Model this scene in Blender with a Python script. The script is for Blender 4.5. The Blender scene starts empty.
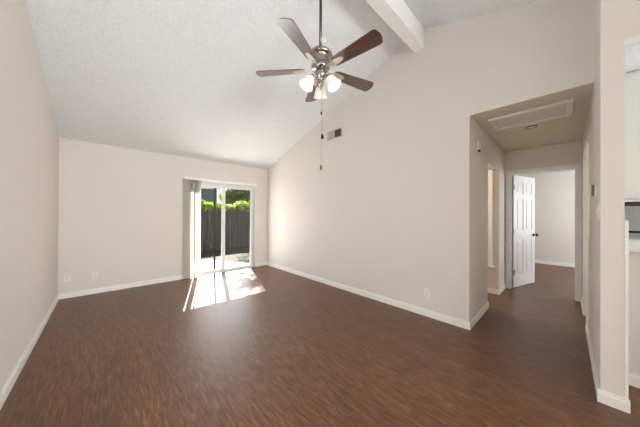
import bpy, bmesh, math, random
from mathutils import Vector, Matrix
random.seed(7)
SC = bpy.context.scene
COL = SC.collection

# ------------------------------------------------------------------ camera
cam_d = bpy.data.cameras.new('camera')
cam_d.sensor_width = 36.0
cam_d.lens = 36.0 * 230.05 / 640.0
cam_d.clip_start = 0.02
cam_d.clip_end = 200
cam = bpy.data.objects.new('camera', cam_d)
COL.objects.link(cam)
FW = Vector((0.68285675, 0.73054429, 0.00342037))
RT = Vector((0.73052815, -0.68286477, 0.00493223))
UP = RT.cross(FW).normalized()
M = Matrix.Identity(4)
for i in range(3):
    M[i][0] = RT[i]; M[i][1] = UP[i]; M[i][2] = -FW[i]
M[0][3], M[1][3], M[2][3] = 0, 0, 1.3027
cam.matrix_world = M
SC.camera = cam

# ------------------------------------------------------------------ world, sun, added fill lights, exposure
w = bpy.data.worlds.new('sky'); SC.world = w; w.use_nodes = True
wn = w.node_tree.nodes; wl = w.node_tree.links
bg = wn['Background']
sky = wn.new('ShaderNodeTexSky'); sky.sky_type = 'NISHITA'
sky.sun_disc = False; sky.sun_elevation = math.radians(44); sky.sun_rotation = math.radians(18)
sky.air_density = 1.0; sky.dust_density = 1.0
wl.new(sky.outputs[0], bg.inputs[0])
bg.inputs[1].default_value = 0.13

EL = math.radians(44.3)
sd = Vector((-.308*math.cos(EL), -.951*math.cos(EL), -math.sin(EL)))
sun_d = bpy.data.lights.new('sun', 'SUN'); sun_d.energy = 48; sun_d.angle = math.radians(.6)
sun_d.color = (1.0, .96, .90)
sun = bpy.data.objects.new('sun', sun_d); COL.objects.link(sun)
sun.rotation_euler = sd.to_track_quat('-Z', 'Y').to_euler()
sun.location = (4, 12, 12)

def area(name, loc, direction, sx, sy, power, color):
    d = bpy.data.lights.new(name, 'AREA'); d.shape = 'RECTANGLE'; d.size = sx; d.size_y = sy
    d.energy = power; d.color = color
    o = bpy.data.objects.new(name, d); COL.objects.link(o); o.location = loc
    o.rotation_euler = Vector(direction).to_track_quat('-Z', 'Z').to_euler()
    return o
# added fill lights standing in for daylight behind the view and in side rooms
area('rear_daylight_fill', (1.35, -4.85, 1.35), (-.12, 1, .30), 2.0, 1.7, 340, (.95, .98, 1.0))
area('left_daylight_fill', (-.46, 1.1, 1.40), (1, .25, .35), 2.2, 1.5, 36, (.95, .98, 1.0))
area('kitchen_daylight_fill', (2.82, -2.45, 1.6), (.25, 1, -.05), .28, 1.2, 42, (.86, .93, 1.0))
area('bedroom_daylight_fill', (7.2, -1.75, 1.45), (0, 1, 0), 1.8, 1.3, 62, (.93, .96, 1.0))
area('side_room_fill', (4.4, 2.35, 1.9), (0, -1, -.2), .6, .6, 26, (1.0, .90, .74))
area('glass_door_fill', (2.0, 5.20, 1.0), (0, -1, 0), 1.1, 1.7, 23, (.95, .98, 1.0))  # area light added just inside the glass door to boost its daylight and sheen

SC.view_settings.view_transform = 'Standard'
SC.view_settings.look = 'None'
SC.view_settings.gamma = 1
SC.view_settings.use_curve_mapping = False
SC.view_settings.exposure = 0.06

# ------------------------------------------------------------------ materials
def lin(c):
    return tuple(((v/255)/12.92 if v/255 <= .04045 else ((v/255+.055)/1.055)**2.4) for v in c) + (1,)
def mat(name, rgb, rough=.5, metal=0, spec=.5, bump=None, coat=0, emit=None, vary=None):
    m = bpy.data.materials.new(name); m.use_nodes = True
    nt = m.node_tree; b = nt.nodes['Principled BSDF']
    b.inputs['Base Color'].default_value = lin(rgb)
    b.inputs['Roughness'].default_value = rough
    b.inputs['Metallic'].default_value = metal
    b.inputs['Specular IOR Level'].default_value = spec
    if coat:
        b.inputs['Coat Weight'].default_value = coat; b.inputs['Coat Roughness'].default_value = .2
    if emit:
        b.inputs['Emission Color'].default_value = lin(emit[0]); b.inputs['Emission Strength'].default_value = emit[1]
    tc = nt.nodes.new('ShaderNodeTexCoord')
    if vary is None: vary = (3.0, .04)
    nz = nt.nodes.new('ShaderNodeTexNoise'); nz.inputs['Scale'].default_value = vary[0]
    nz.inputs['Detail'].default_value = 4
    nt.links.new(tc.outputs['Object'], nz.inputs['Vector'])
    mx = nt.nodes.new('ShaderNodeMixRGB'); mx.blend_type = 'MULTIPLY'; mx.inputs[0].default_value = 1
    rp = nt.nodes.new('ShaderNodeValToRGB')
    rp.color_ramp.elements[0].position = .3; rp.color_ramp.elements[1].position = .7
    v = 1-vary[1]
    rp.color_ramp.elements[0].color = (v, v, v, 1); rp.color_ramp.elements[1].color = (1, 1, 1, 1)
    nt.links.new(nz.outputs['Fac'], rp.inputs[0])
    mx.inputs[1].default_value = lin(rgb)
    nt.links.new(rp.outputs[0], mx.inputs[2]); nt.links.new(mx.outputs[0], b.inputs['Base Color'])
    if bump:
        n2 = nt.nodes.new('ShaderNodeTexNoise'); n2.inputs['Scale'].default_value = bump[0]; n2.inputs['Detail'].default_value = 3
        nt.links.new(tc.outputs['Object'], n2.inputs['Vector'])
        bp = nt.nodes.new('ShaderNodeBump'); bp.inputs['Strength'].default_value = bump[1]; bp.inputs['Distance'].default_value = bump[2]
        nt.links.new(n2.outputs['Fac'], bp.inputs['Height']); nt.links.new(bp.outputs[0], b.inputs['Normal'])
    return m

M_WALL = mat('cream_wall_paint', (226, 220, 212), .7, bump=(70, .25, .004), vary=(1.2, .02))
M_CEIL = mat('popcorn_ceiling', (236, 240, 241), .9, bump=(55, .9, .012), vary=(45, .10))
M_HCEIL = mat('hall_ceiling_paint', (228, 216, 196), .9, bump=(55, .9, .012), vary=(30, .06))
M_TRIM = mat('white_trim_paint', (246, 244, 240), .35)
M_BEAM = mat('white_beam_paint', (238, 237, 235), .6, bump=(30, .3, .004))
M_DOOR = mat('white_door_paint', (232, 231, 229), .35)
M_ALU = mat('white_door_frame', (235, 236, 236), .35)
M_PLATE = mat('outlet_plastic', (238, 233, 225), .4)
M_SLOT = mat('dark_slots', (70, 62, 54), .6)
M_NICKEL = mat('brushed_nickel', (176, 168, 160), .22, metal=1)
M_SATIN = mat('satin_nickel', (226, 218, 210), .34, metal=1)
M_ROD = mat('dark_nickel_rod', (120, 116, 110), .35, metal=1)
M_KNOB = mat('dark_bronze_knob', (62, 56, 52), .3, metal=1)
M_BRASS = mat('brass_fob', (150, 112, 60), .4, metal=.6)
M_CHAIN = mat('chain_metal', (190, 182, 165), .4, metal=.6)
M_BLACK = mat('black_frame', (22, 24, 26), .4)
M_COUNTER = mat('white_countertop', (236, 234, 230), .3)
M_CAB = mat('pale_cabinet_paint', (226, 228, 218), .4)
M_GREY = mat('grey_backsplash', (222, 219, 214), .4)
M_CONC = mat('pale_concrete', (196, 190, 180), .9, bump=(40, .4, .005), vary=(8, .15))
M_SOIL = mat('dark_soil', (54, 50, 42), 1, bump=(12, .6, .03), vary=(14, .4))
M_SIDING = mat('blue_grey_siding', (112, 128, 140), .8, vary=(2, .1))
M_ROOFM = mat('roof_shingle', (92, 92, 96), .9, vary=(20, .3))
M_BARK = mat('bark', (70, 56, 42), .95, bump=(25, .6, .02), vary=(10, .3))
M_VENTIN = mat('vent_duct_shade', (60, 54, 48), .8)
M_VENT = mat('vent_enamel', (188, 183, 175), .45)

def mat_floor():
    m = bpy.data.materials.new('brown_plank_floor'); m.use_nodes = True
    nt = m.node_tree; N = nt.nodes; L = nt.links; b = N['Principled BSDF']
    tc = N.new('ShaderNodeTexCoord')
    mp = N.new('ShaderNodeMapping'); mp.inputs['Rotation'].default_value = (0, 0, math.radians(90))
    L.new(tc.outputs['Object'], mp.inputs['Vector'])
    br = N.new('ShaderNodeTexBrick'); br.offset = .37; br.inputs['Scale'].default_value = 1
    br.inputs['Brick Width'].default_value = 1.22; br.inputs['Row Height'].default_value = .152
    br.inputs['Mortar Size'].default_value = .0012; br.inputs['Mortar Smooth'].default_value = .2
    br.inputs['Color1'].default_value = (.30, .30, .30, 1); br.inputs['Color2'].default_value = (.70, .70, .70, 1)
    br.inputs['Mortar'].default_value = (.10, .10, .10, 1)
    L.new(mp.outputs[0], br.inputs['Vector'])
    # grain: noise stretched along the planks, offset plank by plank
    ad = N.new('ShaderNodeVectorMath'); ad.operation = 'MULTIPLY_ADD'
    ad.inputs[1].default_value = (7, 7, 0)
    L.new(br.outputs['Color'], ad.inputs[0]); L.new(mp.outputs[0], ad.inputs[2])
    sc = N.new('ShaderNodeMapping'); sc.inputs['Scale'].default_value = (7, 62, 1)
    L.new(ad.outputs[0], sc.inputs['Vector'])
    nz = N.new('ShaderNodeTexNoise'); nz.inputs['Scale'].default_value = 1.0; nz.inputs['Detail'].default_value = 7
    nz.inputs['Roughness'].default_value = .62; nz.inputs['Distortion'].default_value = .5
    L.new(sc.outputs[0], nz.inputs['Vector'])
    rp = N.new('ShaderNodeValToRGB'); e = rp.color_ramp.elements
    e[0].position = .30; e[0].color = lin((68, 39, 20)); e[1].position = .72; e[1].color = lin((140, 97, 64))
    k = e.new(.5); k.color = lin((101, 64, 38))
    L.new(nz.outputs['Fac'], rp.inputs[0])
    mx = N.new('ShaderNodeMixRGB'); mx.blend_type = 'OVERLAY'; mx.inputs[0].default_value = .22
    L.new(rp.outputs[0], mx.inputs[1]); L.new(br.outputs['Color'], mx.inputs[2])
    L.new(mx.outputs[0], b.inputs['Base Color'])
    mr = N.new('ShaderNodeMapRange'); mr.inputs[3].default_value = .32; mr.inputs[4].default_value = .50
    L.new(nz.outputs['Fac'], mr.inputs[0]); L.new(mr.outputs[0], b.inputs['Roughness'])
    b.inputs['Specular IOR Level'].default_value = .65
    bp = N.new('ShaderNodeBump'); bp.inputs['Strength'].default_value = .35; bp.inputs['Distance'].default_value = .002
    L.new(nz.outputs['Fac'], bp.inputs['Height']); L.new(bp.outputs[0], b.inputs['Normal'])
    return m
M_FLOOR = mat_floor()

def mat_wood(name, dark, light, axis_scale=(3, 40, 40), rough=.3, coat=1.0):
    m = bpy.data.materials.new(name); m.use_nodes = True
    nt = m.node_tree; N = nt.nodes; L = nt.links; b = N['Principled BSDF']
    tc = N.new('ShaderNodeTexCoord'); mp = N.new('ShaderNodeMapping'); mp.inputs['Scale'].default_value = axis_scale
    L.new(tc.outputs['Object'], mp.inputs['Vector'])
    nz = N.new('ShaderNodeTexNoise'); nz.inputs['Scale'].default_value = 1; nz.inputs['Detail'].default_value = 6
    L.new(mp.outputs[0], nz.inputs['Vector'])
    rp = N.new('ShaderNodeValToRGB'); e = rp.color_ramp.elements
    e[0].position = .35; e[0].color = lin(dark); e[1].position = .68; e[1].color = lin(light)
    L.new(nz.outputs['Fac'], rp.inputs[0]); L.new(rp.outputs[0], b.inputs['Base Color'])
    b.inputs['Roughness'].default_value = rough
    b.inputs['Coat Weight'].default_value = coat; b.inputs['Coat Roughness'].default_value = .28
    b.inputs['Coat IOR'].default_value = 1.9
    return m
M_BLADE = mat_wood('walnut_fan_blade', (44, 24, 16), (104, 64, 45))
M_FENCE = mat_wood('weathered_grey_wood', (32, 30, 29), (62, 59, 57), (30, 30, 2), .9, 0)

def mat_leaf(name, a, c):
    m = bpy.data.materials.new(name); m.use_nodes = True
    nt = m.node_tree; N = nt.nodes; L = nt.links
    out = N['Material Output']; N.remove(N['Principled BSDF'])
    df = N.new('ShaderNodeBsdfDiffuse'); tr = N.new('ShaderNodeBsdfTranslucent'); mx = N.new('ShaderNodeMixShader')
    mx.inputs[0].default_value = .45
    tc = N.new('ShaderNodeTexCoord'); nz = N.new('ShaderNodeTexNoise'); nz.inputs['Scale'].default_value = 9
    L.new(tc.outputs['Object'], nz.inputs['Vector'])
    rp = N.new('ShaderNodeValToRGB'); e = rp.color_ramp.elements
    e[0].position = .35; e[0].color = lin(a); e[1].position = .65; e[1].color = lin(c)
    L.new(nz.outputs['Fac'], rp.inputs[0])
    L.new(rp.outputs[0], df.inputs[0]); L.new(rp.outputs[0], tr.inputs[0])
    L.new(df.outputs[0], mx.inputs[1]); L.new(tr.outputs[0], mx.inputs[2]); L.new(mx.outputs[0], out.inputs[0])
    return m
M_HEDGE = mat_leaf('yellow_green_leaves', (84, 104, 30), (146, 162, 60))
M_TREE = mat_leaf('green_leaves', (62, 92, 26), (150, 172, 62))

def mat_glass():
    m = bpy.data.materials.new('clear_glass'); m.use_nodes = True
    nt = m.node_tree; N = nt.nodes; L = nt.links
    out = N['Material Output']; N.remove(N['Principled BSDF'])
    t = N.new('ShaderNodeBsdfTransparent'); t.inputs[0].default_value = (.95, .97, .97, 1)
    g = N.new('ShaderNodeBsdfGlossy'); g.inputs['Roughness'].default_value = .02
    mx = N.new('ShaderNodeMixShader'); mx.inputs[0].default_value = .04
    L.new(t.outputs[0], mx.inputs[1]); L.new(g.outputs[0], mx.inputs[2])
    L.new(mx.outputs[0], out.inputs[0])
    return m
M_GLASS = mat_glass()

def mat_screen():
    m = bpy.data.materials.new('insect_mesh'); m.use_nodes = True
    nt = m.node_tree; N = nt.nodes; L = nt.links
    out = N['Material Output']; N.remove(N['Principled BSDF'])
    t = N.new('ShaderNodeBsdfTransparent'); d = N.new('ShaderNodeBsdfDiffuse'); d.inputs[0].default_value = (.02, .02, .02, 1)
    mx = N.new('ShaderNodeMixShader'); mx.inputs[0].default_value = .25
    L.new(t.outputs[0], mx.inputs[1]); L.new(d.outputs[0], mx.inputs[2]); L.new(mx.outputs[0], out.inputs[0])
    return m
M_SCREEN = mat_screen()

def mat_vane():
    m = bpy.data.materials.new('translucent_white_vane'); m.use_nodes = True
    nt = m.node_tree; N = nt.nodes; L = nt.links
    out = N['Material Output']; N.remove(N['Principled BSDF'])
    d = N.new('ShaderNodeBsdfDiffuse'); t = N.new('ShaderNodeBsdfTranslucent'); mx = N.new('ShaderNodeMixShader')
    for n in (d, t): n.inputs[0].default_value = lin((241, 238, 232))
    mx.inputs[0].default_value = .5
    L.new(d.outputs[0], mx.inputs[1]); L.new(t.outputs[0], mx.inputs[2]); L.new(mx.outputs[0], out.inputs[0])
    return m
M_VANE = mat_vane()
M_SHADE = mat('frosted_glass_shade', (245, 240, 230), .4, emit=((255, 244, 228), .28))
M_BULB = mat('lit_bulb', (255, 250, 240), .4, emit=((255, 236, 208), 4))

# ------------------------------------------------------------------ mesh helpers
def link(name, bm, material, parent=None, smooth=False):
    bmesh.ops.recalc_face_normals(bm, faces=bm.faces)
    me = bpy.data.meshes.new(name); bm.to_mesh(me); bm.free()
    if smooth:
        for p in me.polygons: p.use_smooth = True
    me.materials.append(material)
    o = bpy.data.objects.new(name, me); COL.objects.link(o)
    if parent: o.parent = parent
    return o
def box(bm, x0, x1, y0, y1, z0, z1, mtx=None, bev=0):
    r = bmesh.ops.create_cube(bm, size=1)
    vs = r['verts']
    for v in vs:
        v.co = Vector((x0+(x1-x0)*(v.co.x+.5), y0+(y1-y0)*(v.co.y+.5), z0+(z1-z0)*(v.co.z+.5)))
    if bev:
        es = list({e for v in vs for e in v.link_edges})
        rr = bmesh.ops.bevel(bm, geom=es, offset=bev, segments=2, affect='EDGES', profile=.7)
        vs = list({v for f in rr['faces'] for v in f.verts} | {v for v in vs if v.is_valid})
    if mtx is not None:
        for v in vs: v.co = mtx @ v.co
    return bm
def boxes(lst, bev=0):
    bm = bmesh.new()
    for b in lst: box(bm, *b, bev=bev)
    return bm
def prism(bm, pts, axis, a, b):
    """pts: 2-D outline; extruded along axis from a to b (the other two axes in cyclic order x,y,z)"""
    def mk(p, t):
        if axis == 0: return (t, p[0], p[1])
        if axis == 1: return (p[0], t, p[1])
        return (p[0], p[1], t)
    v0 = [bm.verts.new(mk(p, a)) for p in pts]; v1 = [bm.verts.new(mk(p, b)) for p in pts]
    n = len(pts)
    bm.faces.new(v0); bm.faces.new(v1[::-1])
    for i in range(n): bm.faces.new((v0[i], v0[(i+1) % n], v1[(i+1) % n], v1[i]))
    return bm
def lathe(bm, prof, seg=24, mtx=None, close=False):
    rings = []
    for r, z in prof:
        ring = []
        for k in range(seg):
            a = 2*math.pi*k/seg
            co = Vector((r*math.cos(a), r*math.sin(a), z))
            if mtx is not None: co = mtx @ co
            ring.append(bm.verts.new(co))
        rings.append(ring)
    for i in range(len(rings)-1):
        for k in range(seg):
            bm.faces.new((rings[i][k], rings[i][(k+1) % seg], rings[i+1][(k+1) % seg], rings[i+1][k]))
    if close:
        bm.faces.new(rings[0]); bm.faces.new(rings[-1][::-1])
    return bm
def tube(bm, pts, r, seg=8):
    rings = []
    pts = [Vector(p) for p in pts]
    for i, p in enumerate(pts):
        d = (pts[min(i+1, len(pts)-1)] - pts[max(i-1, 0)]).normalized()
        a = d.orthogonal().normalized() if abs(d.z) < .99 else Vector((1, 0, 0))
        if rings: 
            a = (pa - d*pa.dot(d)).normalized()
        pa = a; b = d.cross(a)
        rings.append([bm.verts.new(p + r*(math.cos(2*math.pi*k/seg)*a + math.sin(2*math.pi*k/seg)*b)) for k in range(seg)])
    for i in range(len(rings)-1):
        for k in range(seg):
            bm.faces.new((rings[i][k], rings[i][(k+1) % seg], rings[i+1][(k+1) % seg], rings[i+1][k]))
    bm.faces.new(rings[0]); bm.faces.new(rings[-1][::-1])
    return bm
def struct(name, bm, m, parent=None, smooth=False):
    o = link(name, bm, m, parent, smooth)
    if parent is None: o['kind'] = 'structure'
    return o
def thing(name, loc, label=None, cat=None, group=None, kind=None, rotz=0):
    o = bpy.data.objects.new(name, None); COL.objects.link(o)
    o.empty_display_size = .1
    o.location = loc; o.rotation_euler = (0, 0, rotz)
    if label: o['label'] = label
    if cat: o['category'] = cat
    if group: o['group'] = group
    if kind: o['kind'] = kind
    return o
def part(name, bm, m, parent, smooth=False):
    o = link(name, bm, m, parent, smooth)
    p = parent; loc = Vector((0, 0, 0))
    while p is not None:
        if p.type == 'EMPTY': loc = loc + p.location
        p = p.parent
    # geometry is given in world space: shift the mesh into the parent's frame
    o.data.transform(Matrix.Translation(-loc))
    return o
def tag(o, label, cat, group=None, kind=None):
    o['label'] = label; o['category'] = cat
    if group: o['group'] = group
    if kind: o['kind'] = kind
    return o

# ------------------------------------------------------------------ the shell (metres)
XL, XR, YB, YREAR = -0.5115, 3.035, 5.222, -5.0
HL, HR = .754, -.165          # hall left / right wall planes
XP = 2.545                    # room face of the pillar
XE = 5.27                     # end wall of the hall
HC = 2.44
SL = .3406                    # ceiling slope
YRIDGE = 1.335
ZR = HC + SL*(YB-YRIDGE)
SN = (3.751-3.346)/(1.266-.141)
YK = -2.6                     # rear of the kitchen
YF = YRIDGE - (ZR-HC-.06)/SN  # where the near slope ends
def zc(y): return HC + SL*(YB-y) if y >= YRIDGE else max(HC+.06, ZR - SN*(YRIDGE-y))
T = .12
PY = -.268                     # near end of the pillar

struct('floor', boxes([(XL-T, 8.75, -5.15, 2.65, -.12, 0), (XL-T, XR+T, 2.65, YB+.12, -.12, 0)]), M_FLOOR)
# sloping ceilings
bm = bmesh.new()
prism(bm, [(YB+.14, zc(YB+.14)), (YRIDGE, ZR), (YF, HC+.06), (YREAR-.14, HC+.06), (YREAR-.14, HC+.21), (YF, HC+.21), (YRIDGE, ZR+.15), (YB+.14, zc(YB+.14)+.15)], 0, XL-T, XR+T)
struct('ceiling', bm, M_CEIL)
# flat ceilings of the hall, the bedroom and the kitchen
struct('ceiling_hall', boxes([(XR+T, XE+.02, HR-T, HL+T, HC, HC+.1), (XR, XR+T, HR, HL, HC-.001, HC)]), M_HCEIL)
struct('ceiling_bedroom', boxes([(XE+.02, 8.75, -2.0, 2.6, HC, HC+.1)]), M_CEIL)
struct('ceiling_side_room', boxes([(XR+T, XE+.02, HL+T, 2.6, HC, HC+.1)]), M_CEIL)
struct('ceiling_kitchen', boxes([(XP+T, 5.3, YK-.12, HR-T, HC, HC+.1), (XP, XP+T, -1.05, PY, HC, HC+.05)]), M_CEIL)

# left wall with the gable
bm = bmesh.new()
prism(bm, [(YB+.14, 0), (YB+.14, zc(YB+.14)), (YRIDGE, ZR), (YF, HC+.06), (YREAR-.14, HC+.06), (YREAR-.14, 0)], 0, XL-T, XL)
struct('wall_left', bm, M_WALL)
# back wall with the patio door opening
DX0, DX1, DZ = 1.235, 2.675, 1.935
struct('wall_back', boxes([(XL, DX0, YB, YB+.14, 0, HC), (DX1, XR, YB, YB+.14, 0, HC), (DX0, DX1, YB, YB+.14, DZ, HC)]), M_WALL)
# right wall with its gable, opening to the hall
bm = bmesh.new()
prism(bm, [(YB+.14, 0), (YB+.14, zc(YB+.14)), (YRIDGE, ZR), (HL, zc(HL)), (HL, 0)], 0, XR, XR+T)
prism(bm, [(HL, HC), (HL, zc(HL)), (HR, zc(HR)), (HR, HC)], 0, XR, XR+T)
struct('wall_right', bm, M_WALL)
# pillar wall beside the hall, running back as the hall's right wall, with a doorway
bm = bmesh.new()
prism(bm, [(HR, 0), (HR, zc(HR)), (PY, zc(PY)), (PY, 0)], 0, XP, XR)
prism(bm, [(HR, 0), (HR, zc(HR)), (PY, zc(PY)), (PY, 0)], 0, XR, XR+T)
prism(bm, [(PY, HC+.05), (PY, zc(PY)), (YF, HC+.06), (YF, HC+.05)], 0, XP, XP+T)
box(bm, 2.18, XP, -1.17, -1.05, 0, HC+.06)  # unseen wing added to shade the pillar from the rear fill light
prism(bm, [(-1.05, 0), (-1.05, HC+.05), (YF, HC+.05), (YF, HC+.06), (YREAR, HC+.06), (YREAR, 0)], 0, XP, XP+T)  # unseen wall extended forward to keep rear light off the bar and cabinet
struct('wall_pillar', bm, M_WALL)
struct('wall_hall_right', boxes([(XR+T, 3.955, PY, HR, 0, HC), (4.59, XE, PY, HR, 0, HC), (3.955, 4.59, PY, HR, 2.04, HC)]), M_WALL)
struct('wall_hall_left', boxes([(XR+T, 3.945, HL, HL+T, 0, HC), (4.72, XE, HL, HL+T, 0, HC), (3.945, 4.72, HL, HL+T, 2.05, HC)]), M_WALL)
struct('wall_hall_end', boxes([(XE, XE+T, .675, 2.6, 0, HC), (XE, XE+T, -2.0, -.104, 0, HC), (XE, XE+T, -.104, .675, 2.03, HC)]), M_WALL)
struct('wall_side_room', boxes([(4.72, 4.84, HL+T, 2.6, 0, HC), (XR+T, 4.72, 2.5, 2.6, 0, HC)]), M_WALL)
struct('wall_bedroom_far', boxes([(8.63, 8.75, -2.0, 2.6, 0, HC)]), M_WALL)
struct('wall_bedroom_left', boxes([(XE+T, 8.63, 2.5, 2.6, 0, HC)]), M_WALL)
struct('wall_bedroom_right', boxes([(XE+T, 8.63, -2.0, -1.9, 0, HC)]), M_WALL)
struct('wall_kitchen', boxes([(5.15, 5.27, YK, PY, 0, HC), (XP+T, 5.27, YK-.12, YK, 0, HC)]), M_WALL)
# rear wall of the room
bm = bmesh.new(); box(bm, XL, XP+T, YREAR-.14, YREAR, 0, HC+.06)
struct('wall_rear', bm, M_WALL)
# low bar wall towards the kitchen
struct('wall_bar', boxes([(2.97, 3.09, YK, PY, 0, 1.03)]), M_WALL)

# ridge beam
struct('trim_ridge_beam', boxes([(XL, XR, 1.266, 1.404, 3.493, ZR-.005)]), M_BEAM)

# unseen windows added in the left and rear walls to frame the fill lights
def added_window(name, x0, x1, y0, y1, z0, z1, ax):
    w_ = thing(name, ((x0+x1)/2, (y0+y1)/2, z0), kind='structure')
    f = .05
    if ax == 0:
        fr = [(x0, x1, y0, y0+f, z0, z1), (x0, x1, y1-f, y1, z0, z1), (x0, x1, y0+f, y1-f, z0, z0+f), (x0, x1, y0+f, y1-f, z1-f, z1), (x0, x1, (y0+y1)/2-.02, (y0+y1)/2+.02, z0+f, z1-f)]
        pn = (x0, x0+.004, y0+f, y1-f, z0+f, z1-f)
    else:
        fr = [(x0, x0+f, y0, y1, z0, z1), (x1-f, x1, y0, y1, z0, z1), (x0+f, x1-f, y0, y1, z0, z0+f), (x0+f, x1-f, y0, y1, z1-f, z1), ((x0+x1)/2-.02, (x0+x1)/2+.02, y0, y1, z0+f, z1-f)]
        pn = (x0+f, x1-f, y0, y0+.004, z0+f, z1-f)
    fo = part('added_window_frame', boxes(fr), M_ALU, w_)
    part('added_window_pane', boxes([pn]), M_GLASS, fo)

# baseboards
def base(name, segs):
    """segs: list of (x0,y0,x1,y1,nx,ny): wall run and the side the board stands out to"""
    bm = bmesh.new()
    th, h = .015, .085
    for x0, y0, x1, y1, nx, ny in segs:
        for t0, z0, z1 in ((th, 0, h-.018), (th*.6, h-.018, h)):
            xa, xb = sorted((x0, x1)); ya, yb = sorted((y0, y1))
            if nx: xa, xb = sorted((x0, x0+nx*t0))
            if ny: ya, yb = sorted((y0, y0+ny*t0))
            box(bm, xa, xb, ya, yb, z0, z1)
    return struct(name, bm, M_TRIM)
b_ = .015
added_window('added_window_1', XL, XL+.03, -.05, 2.25, .62, 2.18, 0)
added_window('added_window_2', .30, 2.40, YREAR, YREAR+.03, .45, 2.25, 1)
base('baseboard_left', [(XL, YREAR, XL, YB, 1, 0)])
base('baseboard_back', [(XL+b_, YB, DX0-.03, YB, 0, -1), (DX1+.03, YB, XR-b_, YB, 0, -1)])
base('baseboard_right', [(XR, HL-b_, XR, YB, -1, 0)])
base('baseboard_hall_left', [(XR, HL, 3.945+b_, HL, 0, -1), (3.945, HL, 3.945, HL+T, 1, 0), (4.72, HL-b_, 4.72, 2.5, -1, 0), (4.72, HL, XE-.0, HL, 0, -1)])
base('baseboard_hall_right', [(XP, HR, 3.955+b_, HR, 0, 1), (4.59, HR+b_, 4.59, PY, -1, 0), (4.59, HR, XE, HR, 0, 1)])
base('baseboard_pillar', [(XP, HR+b_, XP, PY-.022, -1, 0)])
base('baseboard_bedroom', [(8.63, -1.9, 8.63, 2.5, -1, 0)])
base('baseboard_kitchen', [(2.97, YK, 2.97, PY, -1, 0)])
struct('trim_pillar_corner', boxes([(XP-.004, XP+.03, PY-.016, PY, 0, 1.27)], bev=.003), M_TRIM)

# ------------------------------------------------------------------ patio door
d1 = thing('door_1', (DX0, YB+.03, 0), kind='structure')
y0, y1 = YB+.02, YB+.10
part('door_frame', boxes([(DX0, DX0+.035, y0, y1, 0, DZ), (DX1-.035, DX1, y0, y1, 0, DZ), (DX0+.035, DX1-.035, y0, y1, DZ-.035, DZ), (DX0+.035, DX1-.035, y0, y1, 0, .022)]), M_ALU, d1)
part('casing', boxes([(DX1, DX1+.012, YB-.006, YB+.02, 0, DZ+.012), (DX0-.012, DX0, YB-.006, YB+.02, 0, DZ+.012), (DX0, DX1, YB-.006, YB+.02, DZ, DZ+.012)]), M_ALU, d1)
def panel(xa, xb, ya, yb, sl, sr, nm):
    fr = part(nm, boxes([(xa, xa+sl, ya, yb, .022, DZ-.035), (xb-sr, xb, ya, yb, .022, DZ-.035), (xa+sl, xb-sr, ya, yb, 1.875, DZ-.035), (xa+sl, xb-sr, ya, yb, .022, .068)], bev=.002), M_ALU, d1)
    ym = (ya+yb)/2
    part('glass_pane', boxes([(xa+sl, xb-sr, ym-.003, ym+.003, .068, 1.875)]), M_GLASS, fr)
    return fr
panel(DX0+.035, 1.985, YB+.062, YB+.092, .03, .065, 'fixed_panel')
sp = panel(1.915, DX1-.035, YB+.026, YB+.056, .068, .05, 'sliding_panel')
bm = bmesh.new()
box(bm, 2.600, 2.625, YB+.012, YB+.028, .92, 1.10, bev=.004)
tube(bm, [(2.606, YB+.02, .94), (2.606, YB-.02, .955), (2.606, YB-.02, 1.065), (2.606, YB+.02, 1.08)], .008)
part('handle', bm, M_ALU, sp)
scr = part('screen_panel', boxes([(1.762, 1.802, YB+.106, YB+.122, .02, DZ-.02), (1.40, 1.762, YB+.106, YB+.122, DZ-.045, DZ-.02), (1.40, 1.762, YB+.106, YB+.122, .02, .035), (1.38, 1.40, YB+.106, YB+.122, .02, DZ-.02)]), M_BLACK, d1)
part('latch', boxes([(1.772, 1.792, YB+.098, YB+.106, .95, 1.05)]), M_BLACK, scr)

# vertical blind, drawn to the left
vb = thing('vertical_blind', (1.28, YB-.07, 0), 'white vertical blind stacked at the left of the glass patio door', 'blind')
hr_ = part('headrail', boxes([(1.14, 2.70, YB-.085, YB-.035, 1.985, 2.03), (1.14, 2.70, YB-.035, YB-.0, 2.005, 2.02)], bev=.003), M_TRIM, vb)
xs = [1.168, 1.186, 1.204, 1.222, 1.240, 1.268, 1.288, 1.306, 1.345, 1.360, 1.380, 1.400, 1.428, 1.440]
for i, x in enumerate(xs):
    bm = bmesh.new()
    ang = math.radians(40 + random.uniform(-6, 6)) if i < 5 else math.radians(62 + random.uniform(-3, 3))
    n = 5; front = []; back = []
    for side in (0, 1):
        for zz in (.025, 1.985):
            row = []
            for k in range(n+1):
                u = (k/n-.5)*.089
                bow = .006*(1-(2*k/n-1)**2) + side*.0012
                row.append(bm.verts.new((x + u*math.cos(ang) - bow*math.sin(ang), YB-.062 + u*math.sin(ang) + bow*math.cos(ang), zz)))
            (front if side == 0 else back).append(row)
    for s in (front, back):
        for k in range(n): bm.faces.new((s[0][k], s[0][k+1], s[1][k+1], s[1][k]))
    for k in range(n):
        bm.faces.new((front[0][k], front[0][k+1], back[0][k+1], back[0][k])); bm.faces.new((front[1][k], front[1][k+1], back[1][k+1], back[1][k]))
    bm.faces.new((front[0][0], front[1][0], back[1][0], back[0][0])); bm.faces.new((front[0][n], front[1][n], back[1][n], back[0][n]))
    part('vane', bm, M_VANE, vb)

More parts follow.
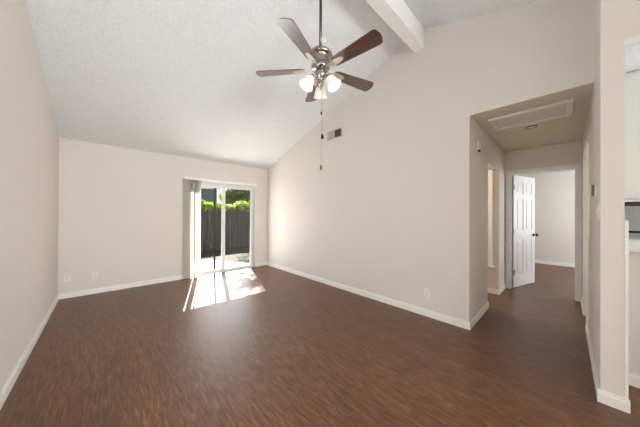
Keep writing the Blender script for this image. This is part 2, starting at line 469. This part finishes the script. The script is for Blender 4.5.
# ------------------------------------------------------------------ hall: bedroom door
struct('trim_bedroom_doorway', boxes([(XE-.015, XE, .675, .737, 0, 2.09), (XE-.015, XE, -.16, -.104, 0, 2.09), (XE-.015, XE, -.104, .675, 2.03, 2.09),
    (XE, XE+T, .663, .675, 0, 2.03), (XE, XE+T, -.104, -.092, 0, 2.03), (XE, XE+T, -.092, .663, 2.018, 2.03)]), M_TRIM)
d2 = thing('door_2', (5.335, .655, 0), kind='structure', rotz=math.radians(-17))
W, Hh = .77, 2.02
bm = bmesh.new()   # local: x along the leaf, y thickness
core = (.0, W, -.010, .010, .012, Hh)
box(bm, *core)
st = .11; mid = W/2
xsx = [(0, st), (mid-.05, mid+.05), (W-st, W)]
zr = [(.012, .22), (.86, 1.02), (1.60, 1.70), (1.90, Hh)]
for xa, xb in xsx: box(bm, xa, xb, -.0175, .0175, .012, Hh)
for za, zb in zr:
    box(bm, st, mid-.05, -.0175, .0175, za, zb); box(bm, mid+.05, W-st, -.0175, .0175, za, zb)
for xa, xb in ((st, mid-.05), (mid+.05, W-st)):
    for za, zb in ((.22, .86), (1.02, 1.60), (1.70, 1.90)):
        box(bm, xa+.03, xb-.03, -.0155, .0155, za+.03, zb-.03, bev=.006)
leaf = link('door_leaf', bm, M_DOOR, d2)
bm = bmesh.new()
for s in (-1, 1):
    mt = Matrix.Translation((W-.06, s*.0175, .93)) @ Matrix.Rotation(math.radians(-90*s), 4, 'X')
    lathe(bm, [(.001, .0), (.030, .0), (.030, .008), (.012, .012), (.011, .035), (.026, .042), (.030, .056), (.024, .068), (.001, .072)], 20, mt)
link('knob', bm, M_KNOB, d2, True)
for z in (.28, 1.02, 1.80):
    bm = bmesh.new(); box(bm, -.012, .02, -.024, -.0178, z-.045, z+.045); tube(bm, [(-.006, -.024, z-.048), (-.006, -.024, z+.048)], .006)
    link('hinge', bm, M_NICKEL, d2)

# right-hand hall doorway: white casing and closed door
d3 = thing('door_3', (4.27, PY+.03, 0), kind='structure')
part('door_leaf', boxes([(3.97, 4.575, PY+.02, PY+.055, .01, 2.02), (4.03, 4.22, PY+.055, PY+.062, .25, .85), (4.32, 4.51, PY+.055, PY+.062, .25, .85), (4.03, 4.22, PY+.055, PY+.062, 1.05, 1.85), (4.32, 4.51, PY+.055, PY+.062, 1.05, 1.85)]), M_DOOR, d3)
part('casing', boxes([(4.575, 4.589, PY+.02, HR+.012, .09, 2.04), (3.956, 3.97, PY+.02, HR+.012, .09, 2.04), (4.59, 4.65, HR, HR+.012, .086, 2.10), (3.90, 3.955, HR, HR+.012, .086, 2.10), (3.955, 4.59, HR, HR+.012, 2.04, 2.10)]), M_TRIM, d3)

# linen cupboard front in the side room
lc = thing('linen_cupboard', (4.72, 1.3, .44), 'tall white built-in cupboard front with a ledge, seen through the left hall doorway', 'cupboard')
part('frame', boxes([(4.69, 4.72, .83, .87, .46, 2.12), (4.69, 4.72, 1.66, 1.70, .46, 2.12), (4.69, 4.72, .87, 1.66, 2.08, 2.12)]), M_TRIM, lc)
cd = part('door', boxes([(4.70, 4.72, .872, 1.658, .465, 2.075), (4.696, 4.70, .93, 1.60, .53, 2.01)]), M_DOOR, lc)
part('knob', lathe(bmesh.new(), [(.001, 0), (.008, 0), (.008, .012), (.016, .02), (.001, .03)], 12, Matrix.Translation((4.70, .905, .93)) @ Matrix.Rotation(math.radians(-90), 4, 'Y')), M_KNOB, cd, True)
part('ledge', boxes([(4.665, 4.72, .80, 1.73, .435, .46)], bev=.003), M_TRIM, lc)

# ------------------------------------------------------------------ hall ceiling: attic hatch and smoke detector
ah = thing('attic_hatch', (3.55, .29, HC), 'white framed attic access panel set in the hall ceiling', 'hatch')
xa, xb, ya, yb = 3.315, 3.795, -.05, .635
part('frame', boxes([(xa, xb, ya, ya+.055, HC-.022, HC), (xa, xb, yb-.055, yb, HC-.022, HC), (xa, xa+.055, ya+.055, yb-.055, HC-.022, HC), (xb-.055, xb, ya+.055, yb-.055, HC-.022, HC)], bev=.003), M_PLATE, ah)
part('panel', boxes([(xa+.058, xb-.058, ya+.058, yb-.058, HC-.010, HC)]), M_WALL, ah)
sdt = thing('smoke_detector', (3.90, .30, HC), 'round white smoke detector on the hall ceiling behind the attic panel', 'smoke detector')
part('body', lathe(bmesh.new(), [(.001, HC-.032), (.045, HC-.032), (.062, HC-.022), (.066, HC-.002), (.066, HC)], 28, Matrix.Translation((3.90, .30, 0))), M_PLATE, sdt, True)
part('sensor_ring', lathe(bmesh.new(), [(.046, HC-.0325), (.046, HC-.036), (.053, HC-.034), (.058, HC-.026)], 28, Matrix.Translation((3.90, .30, 0))), M_SLOT, sdt, True)

# door chime on the hall's left stub wall
dc = thing('door_chime', (3.40, HL, 2.15), 'small white door chime box high on the wall at the left of the hall entrance', 'door chime')
part('cover', boxes([(3.36, 3.47, HL-.022, HL, 2.115, 2.225)], bev=.005), M_PLATE, dc)
part('grille', boxes([(3.39, 3.44, HL-.022, HL-.002, 2.098, 2.116)]), M_SLOT, dc)

# ------------------------------------------------------------------ wall plates
def outlet_plate(x, y, z, face, label):
    """face 'y-' : on a wall facing -Y ; 'x-' : on a wall facing -X"""
    rz = 0 if face == 'y-' else -math.pi/2
    t = thing('wall_outlet', (x, y, z), label, 'outlet', 'wall outlets above the baseboards', rotz=rz)
    link('cover_plate', boxes([(-.036, .036, -.006, 0, -.058, .058)], bev=.0025), M_PLATE, t)
    for s in (-1, 1):
        bm = bmesh.new(); mt = Matrix.Translation((0, -.006, s*.021)) @ Matrix.Rotation(math.radians(90), 4, 'X')
        lathe(bm, [(.001, .003), (.015, .003), (.0165, .0)], 20, mt)
        so = link('socket', bm, M_PLATE, t)
        link('slot', boxes([(-.0075, -.0045, -.0098, -.009, s*.021-.004, s*.021+.006), (.0045, .0075, -.0098, -.009, s*.021-.004, s*.021+.006), (-.002, .002, -.0098, -.009, s*.021-.011, s*.021-.007)]), M_SLOT, so)
    return t
outlet_plate(-.414, YB, .305, 'y-', 'white wall outlet nearest the left corner, above the baseboard of the back wall')
outlet_plate(-.112, YB, .290, 'y-', 'white wall outlet on the back wall, second one from the left corner')
outlet_plate(XR, 1.222, .295, 'x-', 'white wall outlet low on the long right wall near the hall corner')

th_ = thing('thermostat', (2.93, HR, 1.50), 'grey thermostat on the hall side wall, seen edge on beside the pillar', 'thermostat')
part('base', boxes([(2.89, 2.97, HR, HR+.008, 1.46, 1.56)]), M_PLATE, th_)
part('housing', boxes([(2.90, 2.96, HR+.008, HR+.022, 1.465, 1.555)], bev=.003), mat('grey_plastic', (112, 108, 102), .5), th_)
sw = thing('light_switch', (2.60, HR, 1.33), 'white light switch on the hall side of the pillar, seen edge on below the thermostat', 'light switch')
part('cover_plate', boxes([(2.585, 2.655, HR, HR+.007, 1.272, 1.388)], bev=.002), M_PLATE, sw)
part('toggle', boxes([(2.614, 2.626, HR+.007, HR+.018, 1.322, 1.345)]), M_PLATE, sw)

# ------------------------------------------------------------------ air return on the right wall
vt = thing('air_vent', (XR, 2.866, 2.755), 'wall register with light and dark louvre banks high on the right wall', 'vent')
ya, yb, za, zb = 2.69, 3.045, 2.675, 2.835
part('frame', boxes([(XR-.012, XR, ya, yb, za, za+.016), (XR-.012, XR, ya, yb, zb-.016, zb), (XR-.012, XR, ya, ya+.016, za+.016, zb-.016), (XR-.012, XR, yb-.016, yb, za+.016, zb-.016), (XR-.012, XR, 2.861, 2.873, za+.016, zb-.016)]), M_VENT, vt)
part('duct_shade', boxes([(XR-.002, XR-.0005, ya+.01, yb-.01, za+.01, zb-.01)]), M_VENTIN, vt)  # thin dark sheet standing in for the shade inside the vent
def bank(ylo, yhi, tilt, m):
    bm = bmesh.new(); n = 9
    for k in range(n):
        yc = ylo + (k+.5)*(yhi-ylo)/n
        mt = Matrix.Translation((XR-.008, yc, 0)) @ Matrix.Rotation(tilt, 4, 'Z')
        box(bm, -.0008, .0008, -.0085, .0085, za+.016, zb-.016, mtx=mt)
    return part('louvre_bank', bm, m, vt)
bank(2.875, 3.029, math.radians(15), M_VENT)
o = bank(2.706, 2.859, math.radians(80), mat('louvre_shaded', (128, 118, 108), .5)); o['label'] = 'dark louvre bank'  # darker copy of the enamel: shade of the tilted louvres put into colour

# ------------------------------------------------------------------ kitchen bar, cabinet
bt = link('bar_top', boxes([(2.93, 3.17, YK+.02, PY-.002, 1.03, 1.115)], bev=.004), M_COUNTER)
tag(bt, 'thick white bar top on the low wall at the right edge, beyond the pillar', 'counter')
kc = thing('wall_cabinet', (3.2, -1.1, 1.40), 'pale wall cabinet with a black lower edge above the bar, at the right edge', 'cabinet')
part('body', boxes([(3.02, 3.32, -2.0, PY-.004, 1.43, HC)]), M_CAB, kc)
for k in range(4):
    ya = -2.0 + k*.428 + .004; yb = ya+.42
    dd = part('door', boxes([(3.0, 3.02, ya, yb, 1.44, HC-.02)], bev=.002), M_CAB, kc)
part('light_rail', boxes([(3.0, 3.32, -2.0, PY-.004, 1.412, 1.43)]), M_CAB, kc)
o = part('lower_edge', boxes([(3.0, 3.32, -2.0, PY-.004, 1.386, 1.408)]), M_BLACK, kc); o['label'] = 'black lower edge'
ks = thing('backsplash_panel', (3.62, -1.1, 1.0), 'grey panel with a thin black strip behind the bar, at the right edge', 'panel')
part('panel', boxes([(3.60, 3.64, -2.0, PY-.005, 0, 1.75)]), M_GREY, ks)
part('strip', boxes([(3.585, 3.60, -2.0, PY-.005, 1.143, 1.163)]), M_BLACK, ks)

# ------------------------------------------------------------------ ceiling fan
FX, FY, FZ = 1.586, 1.702, 2.767
fan = thing('ceiling_fan', (FX, FY, zc(FY)), 'brushed nickel ceiling fan with five walnut blades and three lit glass shades', 'ceiling fan')
TF = Matrix.Translation((FX, FY, 0))
ztop = zc(FY)
part('canopy', lathe(bmesh.new(), [(.001, ztop+.02), (.07, ztop+.02), (.072, ztop-.04), (.05, ztop-.085), (.02, ztop-.10), (.001, ztop-.10)], 28, TF), M_NICKEL, fan, True)
part('rod', tube(bmesh.new(), [(FX, FY, ztop-.09), (FX, FY, 2.955)], .0145, 14), M_ROD, fan, True)
part('motor_housing', lathe(bmesh.new(), [(.001, 2.985), (.022, 2.985), (.028, 2.966), (.060, 2.958), (.100, 2.942), (.120, 2.918), (.122, 2.900), (.110, 2.892), (.100, 2.885), (.096, 2.865), (.086, 2.825),
     (.084, 2.812), (.092, 2.805), (.092, 2.775), (.078, 2.760), (.001, 2.755)], 40, TF), M_NICKEL, fan, True)
part('switch_housing', lathe(bmesh.new(), [(.001, 2.75), (.048, 2.75), (.056, 2.735), (.058, 2.70), (.048, 2.68), (.030, 2.668), (.026, 2.645), (.034, 2.63), (.030, 2.60), (.012, 2.59), (.008, 2.572), (.001, 2.565)], 32, TF), M_NICKEL, fan, True)
blade_pitch = math.radians(-13)
for k in range(5):
    a = math.radians(130.06 + 72*k)
    mt = Matrix.Translation((FX, FY, FZ)) @ Matrix.Rotation(a, 4, 'Z') @ Matrix.Rotation(blade_pitch, 4, 'X')
    # outline of a blade in its own frame (x outwards)
    out = []
    r0, r1, w0, w1 = .160, .675, .054, .074
    top = [(r0, w0*.55), (r0+.015, w0*.85), (r0+.04, w0)]
    for i in range(1, 8): 
        t = i/8; top.append((r0+.04 + t*(r1-.055-r0-.04), w0 + (w1-w0)*t))
    cr = .032
    top = [t for t in top if t[0] < r1-cr-.01]
    for i in range(6):
        q = math.radians(90 - i*15)
        top.append((r1-.012-cr + cr*math.cos(q), w1-cr + cr*math.sin(q)))
    top.append((r1-.003, w1*.35)); top.append((r1, 0))
    pts = top + [(x, -y) for x, y in reversed(top[:-1])]
    bm = bmesh.new()
    prism(bm, pts, 2, -.003, .004)
    o = link('blade', bm, M_BLADE, fan)
    # give the blade its own transform so the grain follows it
    o.matrix_parent_inverse = Matrix.Translation((-FX, -FY, -ztop))
    o.matrix_basis = mt
    # blade iron: arm and plate under the blade
    bm = bmesh.new()
    tube(bm, [(.075, 0, .012), (.11, 0, .004), (.14, 0, -.006), (.17, 0, -.008)], .011, 8)
    prism(bm, [(.135, -.018), (.155, -.032), (.20, -.033), (.255, -.026), (.285, -.012), (.285, .012), (.255, .026), (.20, .033), (.155, .032), (.135, .018)], 2, -.010, -.0035)
    ir = link('blade_iron', bm, M_SATIN, fan)
    ir.matrix_parent_inverse = Matrix.Translation((-FX, -FY, -ztop)); ir.matrix_basis = mt
# light kit
for k, ad in enumerate((47, 167, 287)):
    a = math.radians(ad)
    d = Vector((math.cos(a), math.sin(a), 0))
    p0 = Vector((FX, FY, 2.685)); p1 = p0 + d*.045 + Vector((0, 0, .008)); p2 = p0 + d*.085 + Vector((0, 0, .0)); p3 = p0 + d*.095 + Vector((0, 0, -.012))
    arm = part('lamp_arm', tube(bmesh.new(), [p0, p1, p2, p3], .009, 10), M_NICKEL, fan, True)
    axis = (d*.50 + Vector((0, 0, -.86))).normalized()
    ms = Matrix.Translation(p3) @ axis.to_track_quat('Z', 'Y').to_matrix().to_4x4()
    part('socket_cup', lathe(bmesh.new(), [(.001, -.012), (.018, -.012), (.026, .0), (.029, .022), (.001, .022)], 20, ms), M_NICKEL, arm, True)
    prof = [(.024, .012), (.034, .022), (.046, .042), (.054, .068), (.059, .095), (.068, .122), (.075, .132), (.072, .132), (.064, .120), (.055, .093), (.050, .068), (.042, .043), (.030, .026), (.020, .016)]
    part('lamp_shade', lathe(bmesh.new(), prof, 32, ms), M_SHADE, fan, True)
    part('bulb', lathe(bmesh.new(), [(.001, .022), (.012, .024), (.014, .040), (.026, .062), (.028, .078), (.020, .096), (.001, .104)], 20, ms), M_BULB, arm, True)
def chain(dx, dy, ztip, name, conn):
    x, y = FX+dx, FY+dy
    bm = bmesh.new(); tube(bm, [(x, y, 2.665), (x, y, ztip+.03)], .0022, 6)
    c = part('pull_chain', bm, M_CHAIN, fan)
    for zz in conn:
        part('connector', lathe(bmesh.new(), [(.001, zz-.02), (.008, zz-.012), (.009, zz), (.006, zz+.014), (.001, zz+.02)], 12, Matrix.Translation((x, y, 0))), M_KNOB, c, True)
    part('fob', lathe(bmesh.new(), [(.001, ztip-.026), (.012, ztip-.020), (.016, ztip-.004), (.011, ztip+.014), (.005, ztip+.03), (.001, ztip+.032)], 14, Matrix.Translation((x, y, 0))), M_BRASS if name else M_KNOB, c, True)
chain(.012, -.004, 1.775, True, (2.330,))
chain(.020, -.012, 2.09, False, ())

# ------------------------------------------------------------------ outside
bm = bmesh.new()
prism(bm, [(-1.0, YB+.14), (6.5, YB+.14), (6.5, 5.62), (2.95, 5.75), (2.62, 6.15), (2.36, 6.85), (2.2, 7.12), (-1.0, 7.2)], 2, -.14, -.03)  # slab edge bent along the tree shade's edge, dark soil beyond imitates it
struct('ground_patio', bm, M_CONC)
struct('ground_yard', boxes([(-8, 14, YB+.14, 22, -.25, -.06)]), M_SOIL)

fc = thing('wood_fence', (3.2, 9.1, -.06), 'weathered grey board fence across the yard behind the patio door', 'fence')
bm = bmesh.new(); x = -2.5
while x < 9:
    wv = .138; z1 = 1.42 + random.uniform(-.015, .015); dy = random.uniform(-.004, .004)
    box(bm, x, x+wv, 9.08+dy, 9.10+dy, -.075, z1); x += .146
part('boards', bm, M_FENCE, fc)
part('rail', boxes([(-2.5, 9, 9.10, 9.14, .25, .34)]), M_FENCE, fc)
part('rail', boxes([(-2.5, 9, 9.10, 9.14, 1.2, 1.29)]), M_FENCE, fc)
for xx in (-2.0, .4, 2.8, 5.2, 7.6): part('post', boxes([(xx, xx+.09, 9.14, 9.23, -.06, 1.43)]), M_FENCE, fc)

def leaves(bm, n, sampler, size):
    for _ in range(n):
        c = sampler(); s = size*random.uniform(.6, 1.3)
        n1 = Vector((random.gauss(0, 1), random.gauss(0, 1), random.gauss(0, 1))).normalized()
        a = n1.orthogonal().normalized(); b = n1.cross(a)
        v = [bm.verts.new(c + a*s), bm.verts.new(c + b*s*.45 + n1*s*.1), bm.verts.new(c - a*s), bm.verts.new(c - b*s*.45 + n1*s*.1)]
        bm.faces.new(v)
def hedge(x0, x1, label):
    t = thing('hedge', ((x0+x1)/2, 9.4, -.06), label, 'hedge', 'hedge plants behind the fence')
    bm = bmesh.new()
    def smp():
        x = random.uniform(x0+.05, x1-.05); top = 1.74 + .07*math.sin(x*3.1) + .05*math.sin(x*7.7)
        return Vector((x, 9.50 + max(-.19, min(.3, random.gauss(0, .12))), random.uniform(1.2, top)))
    leaves(bm, int(1100*(x1-x0)), smp, .07)
    part('foliage', bm, M_HEDGE, t)
    bm = bmesh.new()
    for k in range(5):
        xx = x0 + (k+.5)*(x1-x0)/5
        tube(bm, [(xx, 9.42, -.06), (xx+.03, 9.42, .8), (xx-.02, 9.4, 1.5)], .015, 6)
    part('stem', bm, M_BARK, t)
hedge(1.4, 3.50, 'yellow-green hedge above the fence at the left pane of the patio door')
hedge(3.56, 5.8, 'yellow-green hedge above the fence at the right pane of the patio door')

def tree(x, y, blobs, n, label, size=.06):
    t = thing('tree', (x, y, -.06), label, 'tree')
    cx = sum(b[0] for b in blobs)/len(blobs); cy = sum(b[1] for b in blobs)/len(blobs); cz = sum(b[2] for b in blobs)/len(blobs)
    bm = bmesh.new()
    tube(bm, [(x, y, -.06), (x+.05, y, 1.2), ((x+cx)/2, (y+cy)/2, cz*.75)], .09, 10)
    part('trunk', bm, M_BARK, t)
    bm = bmesh.new()
    for b in blobs: tube(bm, [((x+cx)/2, (y+cy)/2, cz*.7), ((cx+b[0])/2, (cy+b[1])/2, (cz+b[2])/2-.1), (b[0], b[1], b[2])], .02, 6)
    part('branches', bm, M_BARK, t)
    bm = bmesh.new()
    def smp():
        b = random.choices(blobs, [q[3]**2 for q in blobs])[0]
        v = Vector((random.gauss(0, 1), random.gauss(0, 1), random.gauss(0, 1))).normalized()*b[3]*random.random()**.5
        return Vector((b[0], b[1], b[2])) + Vector((v.x, v.y, v.z*.7))
    leaves(bm, n, smp, size)
    part('foliage', bm, M_TREE, t)
tree(6.9, 12.8, [(5.0, 12.7, 2.2, .55), (5.6, 12.7, 2.5, .7), (6.3, 12.8, 2.4, .8), (5.3, 12.9, 3.1, .6), (6.0, 12.9, 3.3, .8)], 5000, 'leafy green tree rising behind the hedge at the right pane of the patio door', .10)
tree(6.9, 10.9, [(5.1, 10.8, 4.4, .9), (5.8, 10.7, 4.0, 1.0), (5.0, 11.0, 5.4, .8), (4.4, 11.4, 7.5, .9), (4.9, 11.6, 8.0, 1.0), (6.2, 11.0, 5.2, 1.0)], 6500, 'tree whose overhanging branches shade the right side of the patio', .06)

nh = thing('neighbour_house', (2.6, 15, -.06), 'blue-grey neighbouring house behind the hedge at the left pane of the patio door', 'house')
bm = bmesh.new(); box(bm, -1.0, 5.0, 14.6, 18, -.06, 2.80)
for k in range(14): box(bm, -1.0, 5.0, 14.585, 14.6, k*.2, k*.2+.012)
part('wall', bm, M_SIDING, nh)
bm = bmesh.new(); prism(bm, [(14.35, 2.96), (16.3, 3.9), (18.4, 2.80), (18.4, 2.95), (16.3, 4.04), (14.35, 3.10)], 0, -1.3, 5.2)
part('roof', bm, M_ROOFM, nh)
part('fascia', boxes([(-1.2, 5.1, 14.35, 14.60, 2.78, 2.96)]), M_TRIM, nh)
